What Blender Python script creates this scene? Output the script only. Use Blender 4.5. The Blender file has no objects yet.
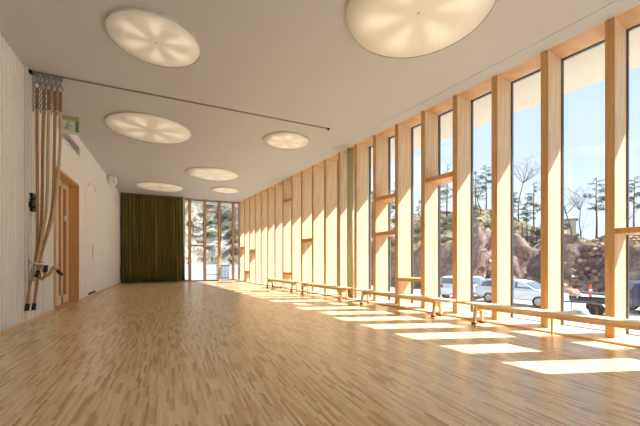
import bpy, bmesh, math, random
from mathutils import Vector, Matrix, noise
R = random.Random(7)
C = bpy.context.scene.collection
H = 4.05                                  # ceiling height
TH = math.radians(7.2)                    # the window wall is splayed from the left wall
CX, CY = 3.15, 16.86                      # far right corner
XL = -2.09                                # left wall
YB = 16.86                                # back wall
YN = -3.2                                 # wall behind the camera
SN, CN = math.sin(TH), math.cos(TH)
def W(p, s, z):                           # p: metres into the room from the fins' fronts, s: metres from the far corner
    return Vector((CX + s*SN - p*CN, CY - s*CN - p*SN, z))

# ---------------------------------------------------------------- materials
MATS = {}
def lin(c):
    return tuple(((v/255)/12.92 if v/255 <= .04045 else ((v/255+.055)/1.055)**2.4) for v in c) + (1,)
def new_mat(name):
    m = bpy.data.materials.new(name); m.use_nodes = True
    nt = m.node_tree; b = nt.nodes['Principled BSDF']
    MATS[name] = m
    return m, nt, b
def plain(name, col, rough=.6, metal=0, var=.06, scale=12, bump=0, spec=.5):
    m, nt, b = new_mat(name)
    tc = nt.nodes.new('ShaderNodeTexCoord'); n = nt.nodes.new('ShaderNodeTexNoise')
    n.inputs['Scale'].default_value = scale; n.inputs['Detail'].default_value = 4
    nt.links.new(tc.outputs['Object'], n.inputs['Vector'])
    r = nt.nodes.new('ShaderNodeValToRGB')
    c = lin(col)
    r.color_ramp.elements[0].color = tuple(v*(1-var) for v in c[:3])+(1,)
    r.color_ramp.elements[1].color = tuple(min(1, v*(1+var)) for v in c[:3])+(1,)
    r.color_ramp.elements[0].position = .3; r.color_ramp.elements[1].position = .7
    nt.links.new(n.outputs['Fac'], r.inputs['Fac']); nt.links.new(r.outputs['Color'], b.inputs['Base Color'])
    b.inputs['Roughness'].default_value = rough; b.inputs['Metallic'].default_value = metal
    b.inputs['Specular IOR Level'].default_value = spec
    if bump:
        bp = nt.nodes.new('ShaderNodeBump'); bp.inputs['Strength'].default_value = bump
        bp.inputs['Distance'].default_value = .02
        nt.links.new(n.outputs['Fac'], bp.inputs['Height']); nt.links.new(bp.outputs['Normal'], b.inputs['Normal'])
    return m
def wood(name, c1, c2, rough=.5, sc=(14, 14, .5), lam=0.0, lamscale=9.0):
    """vertical grain; lam adds glued laminations across X/Y"""
    m, nt, b = new_mat(name); N = nt.nodes; L = nt.links
    tc = N.new('ShaderNodeTexCoord'); mp = N.new('ShaderNodeMapping')
    mp.inputs['Scale'].default_value = sc
    L.new(tc.outputs['Object'], mp.inputs['Vector'])
    n = N.new('ShaderNodeTexNoise'); n.inputs['Scale'].default_value = 3; n.inputs['Detail'].default_value = 6
    n.inputs['Distortion'].default_value = .4
    L.new(mp.outputs['Vector'], n.inputs['Vector'])
    r = N.new('ShaderNodeValToRGB'); r.color_ramp.elements[0].position = .3; r.color_ramp.elements[1].position = .72
    r.color_ramp.elements[0].color = lin(c1); r.color_ramp.elements[1].color = lin(c2)
    L.new(n.outputs['Fac'], r.inputs['Fac'])
    out = r.outputs['Color']
    if lam:
        mp2 = N.new('ShaderNodeMapping'); mp2.inputs['Scale'].default_value = (lamscale*2.2, lamscale*2.2, .35)
        L.new(tc.outputs['Object'], mp2.inputs['Vector'])
        w = N.new('ShaderNodeTexWhiteNoise'); w.noise_dimensions = '3D'
        sn = N.new('ShaderNodeVectorMath'); sn.operation = 'FLOOR'
        L.new(mp2.outputs['Vector'], sn.inputs[0]); L.new(sn.outputs[0], w.inputs['Vector'])
        mr = N.new('ShaderNodeMapRange'); mr.inputs['To Min'].default_value = 1-lam; mr.inputs['To Max'].default_value = 1+lam*.4
        L.new(w.outputs['Value'], mr.inputs['Value'])
        mx = N.new('ShaderNodeMix'); mx.data_type = 'RGBA'; mx.blend_type = 'MULTIPLY'; mx.inputs['Factor'].default_value = 1
        L.new(out, mx.inputs['A']); L.new(mr.outputs['Result'], mx.inputs['B'])
        out = mx.outputs['Result']
    L.new(out, b.inputs['Base Color']); b.inputs['Roughness'].default_value = rough
    return m

white_ceiling = plain('ceiling_paint', (208, 206, 203), .9, var=.01, scale=.6, spec=.2)
white_wall = plain('wall_paint', (249, 246, 240), .7, var=.012, scale=1.2, spec=.3)
panel_paint = plain('panel_paint', (250, 246, 238), .6, var=.02, scale=2, spec=.35)
dark_gap = plain('dark_gap', (70, 64, 58), .9)
fin_wood = wood('fin_glulam', (222, 188, 144), (242, 216, 180), .5, lam=.1)
front_wood = wood('fin_front_wood', (206, 152, 94), (228, 182, 124), .5, sc=(10, 10, .6))
sill_wood = wood('sill_wood', (222, 188, 142), (238, 210, 170), .45, sc=(3, 3, 3))
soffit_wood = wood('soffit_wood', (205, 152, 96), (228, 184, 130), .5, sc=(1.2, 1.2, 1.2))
bench_wood = wood('bench_wood', (226, 196, 150), (240, 216, 176), .4, sc=(1, 14, 14))
leg_wood = wood('leg_wood', (216, 172, 116), (234, 198, 146), .45)
door_wood = wood('door_wood', (156, 84, 40), (186, 110, 58), .4)
door_pale = wood('door_pale_wood', (232, 208, 172), (242, 222, 190), .45)
jamb_wood = wood('jamb_wood', (214, 160, 104), (232, 186, 132), .45)
alu_dark = plain('dark_aluminium', (92, 94, 98), .4, .6)
steel_col = plain('column_paint', (208, 202, 160), .5)
black = plain('black_plastic', (18, 18, 20), .35)
white_pl = plain('white_plastic', (236, 236, 234), .4)
red_rub = plain('red_rubber', (150, 34, 20), .6)
rope_m = plain('rope_fibre', (182, 142, 98), .95, var=.35, scale=60, bump=.5)
rope_pale = plain('rope_pale_fibre', (206, 178, 140), .95, var=.25, scale=60, bump=.5)
leather = plain('leather', (150, 108, 68), .6)
chain_m = plain('galvanised_steel', (150, 152, 150), .35, .8)
track_m = plain('track_metal', (148, 136, 120), .5, .3)
rim_m = plain('lamp_rim', (222, 214, 200), .5)
overhang_m = plain('overhang_board', (206, 194, 176), .8, var=.02)
ext_wall = plain('exterior_board', (190, 176, 150), .8)
bark = plain('bark', (92, 80, 68), .9, var=.3, scale=8)
bare_bark = plain('grey_bark', (88, 80, 76), .9, var=.3, scale=8)
needle = plain('pine_needles', (64, 78, 44), .9, var=.5, scale=1.5)
needle2 = plain('grey_green_needles', (92, 98, 66), .9, var=.45, scale=1.5)
twig = plain('dry_twigs', (140, 124, 98), .9, var=.4, scale=2)
stone = plain('grey_stone', (142, 136, 130), .9, var=.3, scale=3, bump=.4)
stone_p = plain('pink_stone', (176, 140, 124), .9, var=.35, scale=3, bump=.4)
car_silver = plain('silver_paint', (196, 204, 212), .3, .3, var=.01)
car_blue = plain('dark_blue_paint', (40, 52, 82), .3, .3, var=.01)
car_glass = plain('car_window', (84, 102, 116), .1)
tyre = plain('tyre', (30, 30, 32), .8)
hub_m = plain('wheel_hub', (150, 152, 156), .35, .7)
orange = plain('safety_orange', (228, 84, 40), .6)
trailer_m = plain('blue_black_steel', (40, 46, 60), .5, .3)
fence_m = plain('fence_steel', (62, 62, 66), .6)
cabin_m = plain('pale_boards', (206, 198, 184), .8)

def mat_floor():
    m, nt, b = new_mat('industrial_parquet'); N = nt.nodes; L = nt.links
    tc = N.new('ShaderNodeTexCoord')
    sp = N.new('ShaderNodeSeparateXYZ'); L.new(tc.outputs['Object'], sp.inputs[0])
    cb = N.new('ShaderNodeCombineXYZ'); L.new(sp.outputs['Y'], cb.inputs['X']); L.new(sp.outputs['X'], cb.inputs['Y'])
    # random shift of every row of lamellas
    def mth(op, a, bv=None):
        q = N.new('ShaderNodeMath'); q.operation = op
        if hasattr(a, 'links'): L.new(a, q.inputs[0])
        else: q.inputs[0].default_value = a
        if bv is not None:
            if hasattr(bv, 'links'): L.new(bv, q.inputs[1])
            else: q.inputs[1].default_value = bv
        return q.outputs[0]
    row = mth('FLOOR', mth('DIVIDE', sp.outputs['X'], .018))
    wn = N.new('ShaderNodeTexWhiteNoise'); wn.noise_dimensions = '1D'; L.new(row, wn.inputs['W'])
    yy = mth('ADD', mth('DIVIDE', sp.outputs['Y'], .24), mth('MULTIPLY', wn.outputs['Value'], 7.3))
    col = mth('FLOOR', yy)
    c2 = N.new('ShaderNodeCombineXYZ'); L.new(row, c2.inputs['X']); L.new(col, c2.inputs['Y'])
    w2 = N.new('ShaderNodeTexWhiteNoise'); w2.noise_dimensions = '2D'; L.new(c2.outputs[0], w2.inputs['Vector'])
    r = N.new('ShaderNodeValToRGB'); e = r.color_ramp.elements
    e[0].position = 0; e[0].color = lin((196, 156, 110)); e[1].position = 1; e[1].color = lin((248, 226, 186))
    k = e.new(.25); k.color = lin((226, 190, 144)); k = e.new(.65); k.color = lin((240, 210, 166))
    L.new(w2.outputs['Value'], r.inputs['Fac'])
    n = N.new('ShaderNodeTexNoise'); n.inputs['Scale'].default_value = 1; n.inputs['Detail'].default_value = 5
    mp = N.new('ShaderNodeMapping'); mp.inputs['Scale'].default_value = (90, 6, 1); L.new(tc.outputs['Object'], mp.inputs[0]); L.new(mp.outputs[0], n.inputs['Vector'])
    mr = N.new('ShaderNodeMapRange'); mr.inputs['To Min'].default_value = .8; mr.inputs['To Max'].default_value = 1.14
    L.new(n.outputs['Fac'], mr.inputs['Value'])
    mx = N.new('ShaderNodeMix'); mx.data_type = 'RGBA'; mx.blend_type = 'MULTIPLY'; mx.inputs['Factor'].default_value = 1
    L.new(r.outputs['Color'], mx.inputs['A']); L.new(mr.outputs['Result'], mx.inputs['B'])
    L.new(mx.outputs['Result'], b.inputs['Base Color'])
    b.inputs['Roughness'].default_value = .27
    b.inputs['Specular IOR Level'].default_value = .5
    n3 = N.new('ShaderNodeTexNoise'); n3.inputs['Scale'].default_value = 9; L.new(tc.outputs['Object'], n3.inputs['Vector'])
    bp = N.new('ShaderNodeBump'); bp.inputs['Strength'].default_value = .04; bp.inputs['Distance'].default_value = .01
    L.new(n3.outputs['Fac'], bp.inputs['Height']); L.new(bp.outputs['Normal'], b.inputs['Normal'])
    return m
floor_m = mat_floor()

def mat_glass():
    m = bpy.data.materials.new('window_glass'); m.use_nodes = True; nt = m.node_tree; N = nt.nodes; L = nt.links
    for n in list(N): N.remove(n)
    o = N.new('ShaderNodeOutputMaterial'); t = N.new('ShaderNodeBsdfTransparent'); g = N.new('ShaderNodeBsdfGlossy')
    t.inputs['Color'].default_value = (.95, .97, .96, 1); g.inputs['Roughness'].default_value = .01
    g.inputs['Color'].default_value = (.9, .93, .95, 1)
    g2 = N.new('ShaderNodeNewGeometry'); dt = N.new('ShaderNodeVectorMath'); dt.operation = 'DOT_PRODUCT'
    L.new(g2.outputs['Incoming'], dt.inputs[0]); L.new(g2.outputs['Normal'], dt.inputs[1])
    def mth(op, a, bv=0.0):
        q = N.new('ShaderNodeMath'); q.operation = op; L.new(a, q.inputs[0]); q.inputs[1].default_value = bv; return q
    ab = mth('ABSOLUTE', dt.outputs['Value']); iv = N.new('ShaderNodeMath'); iv.operation = 'SUBTRACT'; iv.inputs[0].default_value = 1; L.new(ab.outputs[0], iv.inputs[1])
    f = mth('MULTIPLY', mth('POWER', iv.outputs[0], 5).outputs[0], .8); f = mth('ADD', f.outputs[0], .03)
    x = N.new('ShaderNodeMixShader'); L.new(f.outputs[0], x.inputs[0]); L.new(t.outputs[0], x.inputs[1]); L.new(g.outputs[0], x.inputs[2])
    L.new(x.outputs[0], o.inputs['Surface'])
    return m
glass_m = mat_glass()

LAMP = .55
def mat_lamp():
    m, nt, b = new_mat('lamp_diffuser'); N = nt.nodes; L = nt.links
    tc = N.new('ShaderNodeTexCoord'); sp = N.new('ShaderNodeSeparateXYZ'); L.new(tc.outputs['Object'], sp.inputs[0])
    def mth(op, a, bv=None, c=None):
        q = N.new('ShaderNodeMath'); q.operation = op
        for i, v in enumerate((a, bv, c)):
            if v is None: continue
            if hasattr(v, 'links'): L.new(v, q.inputs[i])
            else: q.inputs[i].default_value = v
        return q.outputs[0]
    ang = mth('ARCTAN2', sp.outputs['Y'], sp.outputs['X'])
    star = mth('MULTIPLY_ADD', mth('COSINE', mth('MULTIPLY', ang, 6)), .5, .5)     # six tubes behind the cover
    star = mth('POWER', star, 1.6)
    rr = mth('SQRT', mth('ADD', mth('MULTIPLY', sp.outputs['X'], sp.outputs['X']), mth('MULTIPLY', sp.outputs['Y'], sp.outputs['Y'])))
    mr = N.new('ShaderNodeMapRange'); mr.interpolation_type = 'SMOOTHSTEP'
    mr.inputs['From Min'].default_value = .12; mr.inputs['From Max'].default_value = .4; L.new(rr, mr.inputs['Value'])
    mr2 = N.new('ShaderNodeMapRange'); mr2.interpolation_type = 'SMOOTHSTEP'
    mr2.inputs['From Min'].default_value = .98; mr2.inputs['From Max'].default_value = .6; L.new(rr, mr2.inputs['Value'])
    v = mth('MULTIPLY', mth('MULTIPLY', star, mr.outputs[0]), mr2.outputs[0])
    st = mth('MULTIPLY_ADD', v, .11, .06)
    b.inputs['Base Color'].default_value = lin((235, 225, 205)); b.inputs['Roughness'].default_value = .5
    b.inputs['Emission Color'].default_value = (1, .86, .66, 1); L.new(st, b.inputs['Emission Strength'])
    return m
lamp_m = mat_lamp()

def mat_curtain():
    m, nt, b = new_mat('olive_velvet'); N = nt.nodes; L = nt.links
    tc = N.new('ShaderNodeTexCoord'); mp = N.new('ShaderNodeMapping'); mp.inputs['Scale'].default_value = (10, 10, .3)
    n = N.new('ShaderNodeTexNoise'); n.inputs['Scale'].default_value = 2; L.new(tc.outputs['Object'], mp.inputs[0]); L.new(mp.outputs[0], n.inputs['Vector'])
    r = N.new('ShaderNodeValToRGB'); r.color_ramp.elements[0].color = lin((98, 92, 46)); r.color_ramp.elements[1].color = lin((142, 132, 74))
    L.new(n.outputs['Fac'], r.inputs['Fac']); L.new(r.outputs[0], b.inputs['Base Color'])
    b.inputs['Roughness'].default_value = .9; b.inputs['Sheen Weight'].default_value = .4
    b.inputs['Sheen Tint'].default_value = lin((170, 165, 110)); b.inputs['Specular IOR Level'].default_value = .1
    return m
curtain_m = mat_curtain()

def mat_terrain():
    m, nt, b = new_mat('rock_and_gravel'); N = nt.nodes; L = nt.links
    g = N.new('ShaderNodeNewGeometry'); tc = N.new('ShaderNodeTexCoord')
    n = N.new('ShaderNodeTexNoise'); n.inputs['Scale'].default_value = .35; n.inputs['Detail'].default_value = 12; n.inputs['Roughness'].default_value = .68
    n.inputs['Distortion'].default_value = .8
    L.new(tc.outputs['Object'], n.inputs['Vector'])
    rock = N.new('ShaderNodeValToRGB'); e = rock.color_ramp.elements
    e[0].position = .28; e[0].color = lin((62, 48, 50)); e[1].position = .8; e[1].color = lin((206, 188, 178))
    k = e.new(.45); k.color = lin((118, 94, 90)); k = e.new(.58); k.color = lin((148, 124, 118))
    nf = N.new('ShaderNodeTexNoise'); nf.inputs['Scale'].default_value = 2.6; nf.inputs['Detail'].default_value = 8; nf.inputs['Roughness'].default_value = .75
    L.new(tc.outputs['Object'], nf.inputs['Vector'])
    av = N.new('ShaderNodeMath'); av.operation = 'MULTIPLY_ADD'; av.inputs[1].default_value = .9; L.new(nf.outputs['Fac'], av.inputs[0])
    hf = N.new('ShaderNodeMath'); hf.operation = 'MULTIPLY_ADD'; hf.inputs[1].default_value = .8; hf.inputs[2].default_value = -.34; L.new(n.outputs['Fac'], hf.inputs[0])
    L.new(hf.outputs[0], av.inputs[2]); L.new(av.outputs[0], rock.inputs['Fac'])
    n2 = N.new('ShaderNodeTexNoise'); n2.inputs['Scale'].default_value = 1.1; n2.inputs['Detail'].default_value = 10; n2.inputs['Roughness'].default_value = .7
    L.new(tc.outputs['Object'], n2.inputs['Vector'])
    veg = N.new('ShaderNodeValToRGB'); e = veg.color_ramp.elements
    e[0].position = .35; e[0].color = lin((60, 62, 40)); e[1].position = .68; e[1].color = lin((168, 150, 118))
    k = e.new(.5); k.color = lin((112, 106, 78))
    L.new(n2.outputs['Fac'], veg.inputs['Fac'])
    sx = N.new('ShaderNodeSeparateXYZ'); L.new(g.outputs['Normal'], sx.inputs[0])
    up = N.new('ShaderNodeMapRange'); up.inputs['From Min'].default_value = .62; up.inputs['From Max'].default_value = .8; L.new(sx.outputs['Z'], up.inputs['Value'])
    mx = N.new('ShaderNodeMix'); mx.data_type = 'RGBA'; L.new(up.outputs[0], mx.inputs['Factor']); L.new(rock.outputs[0], mx.inputs['A']); L.new(veg.outputs[0], mx.inputs['B'])
    at = N.new('ShaderNodeAttribute'); at.attribute_name = 'gravel'
    gr = N.new('ShaderNodeValToRGB'); e = gr.color_ramp.elements; e[0].position = .3; e[0].color = lin((176, 170, 164)); e[1].position = .7; e[1].color = lin((214, 210, 206))
    n4 = N.new('ShaderNodeTexNoise'); n4.inputs['Scale'].default_value = 2.5; n4.inputs['Detail'].default_value = 8; L.new(tc.outputs['Object'], n4.inputs['Vector']); L.new(n4.outputs['Fac'], gr.inputs['Fac'])
    mx2 = N.new('ShaderNodeMix'); mx2.data_type = 'RGBA'; L.new(at.outputs['Fac'], mx2.inputs['Factor']); L.new(mx.outputs['Result'], mx2.inputs['A']); L.new(gr.outputs[0], mx2.inputs['B'])
    at4 = N.new('ShaderNodeAttribute'); at4.attribute_name = 'hillside'
    gry = N.new('ShaderNodeMix'); gry.data_type = 'RGBA'; L.new(at4.outputs['Fac'], gry.inputs['Factor']); L.new(mx2.outputs['Result'], gry.inputs['A'])
    hr = N.new('ShaderNodeValToRGB'); e = hr.color_ramp.elements; e[0].position = .34; e[0].color = lin((58, 60, 48)); e[1].position = .7; e[1].color = lin((190, 184, 172))
    k = e.new(.5); k.color = lin((118, 114, 100)); L.new(av.outputs[0], hr.inputs['Fac']); L.new(hr.outputs[0], gry.inputs['B']); mx2 = gry
    at3 = N.new('ShaderNodeAttribute'); at3.attribute_name = 'asphalt'
    mx3 = N.new('ShaderNodeMix'); mx3.data_type = 'RGBA'; L.new(at3.outputs['Fac'], mx3.inputs['Factor']); L.new(mx2.outputs['Result'], mx3.inputs['A'])
    mx3.inputs['B'].default_value = lin((140, 148, 152)); mx2 = mx3
    L.new(mx2.outputs['Result'], b.inputs['Base Color']); b.inputs['Roughness'].default_value = .95; b.inputs['Specular IOR Level'].default_value = .1
    bp = N.new('ShaderNodeBump'); bp.inputs['Strength'].default_value = .7; bp.inputs['Distance'].default_value = .35
    L.new(n.outputs['Fac'], bp.inputs['Height']); L.new(bp.outputs['Normal'], b.inputs['Normal'])
    return m
terrain_m = mat_terrain()

# ---------------------------------------------------------------- mesh helpers
class MB:
    def __init__(s): s.v = []; s.f = []; s.smooth = False
    def hexa(s, pts):
        """8 points: bottom ring 0-3, top ring 4-7"""
        n = len(s.v); s.v += [Vector(p) for p in pts]
        a, b, c, d = [Vector(p) for p in (pts[0], pts[1], pts[3], pts[4])]
        flip = (b-a).cross(c-a).dot(d-a) < 0
        for q in ((0,3,2,1),(4,5,6,7),(0,1,5,4),(1,2,6,5),(2,3,7,6),(3,0,4,7)):
            q = q[::-1] if flip else q
            s.f.append([n+i for i in q])
        return s
    def box(s, x0, x1, y0, y1, z0, z1, f=None):
        f = f or (lambda a, b, c: Vector((a, b, c)))
        return s.hexa([f(x0,y0,z0),f(x1,y0,z0),f(x1,y1,z0),f(x0,y1,z0),f(x0,y0,z1),f(x1,y0,z1),f(x1,y1,z1),f(x0,y1,z1)])
    def tube(s, path, rad, n=10, cap=True, closed=False):
        path = [Vector(p) for p in path]; m = len(path); base = len(s.v)
        up = None
        for i, p in enumerate(path):
            if closed: t = (path[(i+1) % m]-path[i-1])
            else: t = (path[min(i+1, m-1)]-path[max(i-1, 0)])
            t.normalize()
            if up is None: up = t.orthogonal().normalized()
            up = (up - t*up.dot(t))
            up = up.normalized() if up.length > 1e-6 else t.orthogonal().normalized()
            w = t.cross(up)
            r = rad[i] if isinstance(rad, (list, tuple)) else rad
            for k in range(n):
                a = 2*math.pi*k/n
                s.v.append(p + up*math.cos(a)*r + w*math.sin(a)*r)
        for i in range(m if closed else m-1):
            for k in range(n):
                a = base+i*n+k; b = base+i*n+(k+1) % n
                j = (i+1) % m
                c = base+j*n+(k+1) % n; d = base+j*n+k
                s.f.append([a, b, c, d])
        if cap and not closed:
            s.f.append([base+k for k in range(n)][::-1]); s.f.append([base+(m-1)*n+k for k in range(n)])
        return s
    def lathe(s, prof, n=48, c=(0,0,0), M=None):
        """profile of (r, z) around local Z"""
        base = len(s.v); c = Vector(c)
        for r, z in prof:
            for k in range(n):
                a = 2*math.pi*k/n; q = Vector((r*math.cos(a), r*math.sin(a), z))
                s.v.append(c + (M @ q if M else q))
        for i in range(len(prof)-1):
            for k in range(n):
                s.f.append([base+i*n+k, base+i*n+(k+1) % n, base+(i+1)*n+(k+1) % n, base+(i+1)*n+k])
        s.f.append([base+k for k in range(n)][::-1]); s.f.append([base+(len(prof)-1)*n+k for k in range(n)])
        return s
    def prism(s, poly, f0, f1):
        n = len(s.v); k = len(poly)
        s.v += [Vector(f0(*p)) for p in poly] + [Vector(f1(*p)) for p in poly]
        s.f.append([n+i for i in range(k)][::-1]); s.f.append([n+k+i for i in range(k)])
        for i in range(k): s.f.append([n+i, n+(i+1) % k, n+k+(i+1) % k, n+k+i])
        return s
    def build(s, name, mat, parent=None, origin=None, smooth=False, bevel=0, recalc=True):
        v = s.v
        if origin is None and parent is None:
            xs = [q.x for q in v]; ys = [q.y for q in v]; zs = [q.z for q in v]
            origin = Vector(((min(xs)+max(xs))/2, (min(ys)+max(ys))/2, min(zs)))
        origin = Vector(origin) if origin is not None else Vector((0,0,0))
        me = bpy.data.meshes.new(name); me.from_pydata([q-origin for q in v], [], s.f)
        if recalc:
            bm = bmesh.new(); bm.from_mesh(me); bmesh.ops.recalc_face_normals(bm, faces=bm.faces); bm.to_mesh(me); bm.free()
        me.materials.append(mat)
        if smooth:
            for p in me.polygons: p.use_smooth = True
        o = bpy.data.objects.new(name, me); C.objects.link(o)
        o.location = origin
        if parent: o.parent = parent
        if bevel:
            b = o.modifiers.new('bevel', 'BEVEL'); b.width = bevel; b.segments = 2; b.limit_method = 'ANGLE'
        return o
def tag(o, label=None, cat=None, group=None, kind=None):
    if label: o['label'] = label
    if cat: o['category'] = cat
    if group: o['group'] = group
    if kind: o['kind'] = kind
    return o
def thing(name, label, cat, loc=(0,0,0), rz=0, group=None):
    o = bpy.data.objects.new(name, None); C.objects.link(o); o.location = loc; o.rotation_euler = (0,0,rz)
    o.empty_display_size = .1
    return tag(o, label, cat, group)
def struct(o): return tag(o, kind='structure')
def copy_tree(o, parent=None):
    c = o.copy(); C.objects.link(c)
    if parent: c.parent = parent
    for ch in o.children: copy_tree(ch, c)
    return c

# ---------------------------------------------------------------- the room shell
S0, S1 = 0.0, 20.2                        # window wall from the far corner to behind the camera
near_r = W(0, S1, 0)
# floor slab reaches under the sill
fl_poly = [(XL-.05, YN), (near_r.x+.4, YN), (W(-.3, S1, 0).x, W(-.3, S1, 0).y), (W(-.3, 0, 0).x, YB+.05), (XL-.05, YB+.05)]
m = MB().prism(fl_poly, lambda x, y: (x, y, -.2), lambda x, y: (x, y, 0)); struct(m.build('floor', floor_m, origin=(0,0,0)))
# ceiling: main field, dark shadow gap and the border board along the windows
GP = .31
ga, gb = W(GP, S1, 0), W(GP, 0, 0)
cl = [(XL-.05, YN), (ga.x, YN), (ga.x, ga.y), (W(GP, -.0, 0).x, YB+.05), (XL-.05, YB+.05)]
m = MB().prism(cl, lambda x, y: (x, y, H), lambda x, y: (x, y, H+.2)); struct(m.build('ceiling', white_ceiling, origin=(0,0,H)))
m = MB().box(.0, GP-.012, S0-.05, S1, H, H+.2, W); struct(m.build('trim_1', white_ceiling))
m = MB().box(GP-.012, GP, S0, S1, H+.02, H+.2, W); struct(m.build('trim_2', dark_gap))
# wood soffit above the windows, and the timber sill platform
m = MB().box(-.44, 0, S0-.05, S1, H, H+.2, W); struct(m.build('trim_3', soffit_wood))
m = MB().box(-.5, .21, S0, S1, 0, .03, W); struct(m.build('trim_4', sill_wood, bevel=.004))
# left wall: tongued boards near the door, smooth beyond
DY0, DY1, DH = 7.83, 9.66, 2.88
poly = []; y = YN
while y < DY0-.001:
    y2 = min(y+.11, DY0)
    poly += [(XL-.016, y), (XL-.016, y2-.045), (XL, y2-.04), (XL, y2-.005)]; y = y2
poly += [(XL-.3, DY0), (XL-.3, YN)]
m = MB().prism(poly, lambda x, y: (x, y, 0), lambda x, y: (x, y, H)); wl = struct(m.build('wall_left', panel_paint, origin=(XL, 0, 0)))
m = MB().box(XL-.3, XL, DY0, DY1, DH, H); m.build('lintel_panel', white_wall, wl, origin=None)
m2 = MB().box(XL-.3, XL, DY1, YB+.3, 0, H); m2.build('far_panel', white_wall, wl)
for ch in wl.children: ch.location = -wl.location
m = MB().box(XL, XL+.012, DY1+.03, YB, 0, .05); struct(m.build('baseboard_left', sill_wood))
m = MB().box(XL, XL+.012, YN, DY0-.02, 0, .05); struct(m.build('baseboard_near', sill_wood))
# back wall stands behind the curtain; the rest is glazed
BX = .55
m = MB().box(XL-.3, BX, YB, YB+.3, 0, H); struct(m.build('wall_back', white_wall))
m = MB().box(XL-.3, XL+.4, YN-.3, YN, 0, H).box(near_r.x-.6, near_r.x+.9, YN-.3, YN, 0, H).box(XL+.4, near_r.x-.6, YN-.3, YN, 3.7, H); struct(m.build('wall_near', white_wall))
w = bpy.data.objects.new('window_30', None); C.objects.link(w); struct(w); w.location = (1.5, YN-.15, 0)  # added glazed opening, lets extra daylight into the near end
f = MB(); xa, xb = XL+.4, near_r.x-.6
for k in range(8):
    x = xa+(xb-xa-.08)*k/7; f.box(x, x+.08, YN-.3, YN, 0, 3.7)
c = f.build('mullion', fin_wood, w); c.location = -w.location
c = MB().box(xa, xb, YN-.17, YN-.16, 0.02, 3.7).build('pane', glass_m, w); c.location = -w.location
# slim vertical batten on the boards
m = MB().box(XL, XL+.025, 6.5, 6.53, 0, H-.0); struct(m.build('trim_5', panel_paint))
# roof with its overhang over the windows
OV = -1.66
q = [W(OV, S1, 0), W(-.5, S1, 0), W(-.5, -.1, 0), W(OV, -1.6, 0)]
m = MB().prism([(v.x, v.y) for v in q], lambda x, y: (x, y, H), lambda x, y: (x, y, H+.32)); struct(m.build('trim_6', overhang_m))
q2 = [Vector((XL-.3, YB+.14, 0)), W(-.5, -.1, 0), W(OV, -1.6, 0), Vector((XL-.3, YB+1.2, 0))]
m = MB().prism([(v.x, v.y) for v in q2], lambda x, y: (x, y, H+.02), lambda x, y: (x, y, H+.32)); struct(m.build('trim_7', overhang_m))
rf = [(XL-.3, YN-.3), (W(-.5, S1, 0).x+.3, YN-.3), (W(-.5, S1, 0).x, W(-.5, S1, 0).y), (W(-.5, -.1, 0).x, W(-.5, -.1, 0).y), (XL-.3, YB+.3)]
m = MB().prism(rf, lambda x, y: (x, y, H+.2), lambda x, y: (x, y, H+.32)); struct(m.build('roof', ext_wall))

# ---------------------------------------------------------------- window wall: fins and glazing
FT = .095; SP = .7345; SF = 14.80       # fin thickness, spacing, s of the far edge of the fin nearest the right border
fins = [SF - i*SP for i in range(-6, 21)]
SW = SF+2*SP+FT
fins = [s for s in fins if s < SW and s > .02]
fins.sort()
gz = -.43
tn = 8
for s in fins:
    m = MB().box(-.5, -.014, s, s+FT, .03, H, W); fo_ = struct(m.build('trim_%d' % tn, fin_wood)); tn += 1
    c = MB().box(-.014, 0, s, s+FT, .03, H, W).build('front_strip', front_wood, fo_, bevel=.003); c.location = -fo_.location  # thin front strip, darker and more orange than the fin sides
m = MB().box(-.5, .0, -.14, .02, 0, H, W); struct(m.build('trim_%d' % tn, fin_wood)); tn += 1
TR = {   # bay index (from the far corner) -> transom heights (z0, z1)
}
def bay_at(s):
    for i in range(len(fins)-1):
        if fins[i] <= s < fins[i+1]: return i
    return -1 if s < fins[0] else len(fins)-1
def put(s, zs): TR.setdefault(bay_at(s), []).extend(zs)
put(15.2, [(1.34, 1.41)]); put(12.2, [(2.58, 2.67)]); put(11.5, [(.56, .63)])
put(10.8, [(2.44, 2.53), (1.60, 1.69)]); put(5.7, [(3.18, 3.28), (.5, .58)]); put(7.1, [(1.62, 1.74)])
put(1.95, [(1.36, 1.54)]); put(.36, [(1.6, 1.72)]); put(1.2, [(.4, .52)])
edges = [(-.0, fins[0])] + [(fins[i]+FT, fins[i+1]) for i in range(len(fins)-1)] + []
wn = 1
for i, (a, b) in enumerate(edges):
    a += .0; k = i-1
    w = bpy.data.objects.new('window_%d' % wn, None); C.objects.link(w); struct(w); o = W(gz, (a+b)/2, .03); w.location = o; wn += 1
    f = MB(); z0, z1 = .03, H; t = .016
    f.box(gz-.05, gz+.0, a, a+t, z0, z1, W).box(gz-.05, gz, b-t, b, z0, z1, W).box(gz-.05, gz, a+t, b-t, z0, z0+.008, W).box(gz-.05, gz, a+t, b-t, z1-t, z1, W)
    c = f.build('frame', alu_dark, w); c.location = -o
    g = MB().box(gz-.032, gz-.02, a+t, b-t, z0+t, z1-t, W); c = g.build('pane', glass_m, w); c.location = -o
    for (t0, t1) in TR.get(k, []):
        c = MB().box(gz, -.01, a, b, t0, t1, W).build('transom', front_wood, w, bevel=.003); c.location = -o
    if k == bay_at(10.8):                 # opening vent: casing stile in the middle of the bay
        c = MB().box(gz, gz+.11, a+.36, a+.42, 1.69, 2.44, W).build('vent_stile', fin_wood, w); c.location = -o
# closing wall of the window side behind the camera
m = MB().box(-.5, 0, SW, S1+.1, 0, H, W); struct(m.build('wall_right', white_wall))
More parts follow.
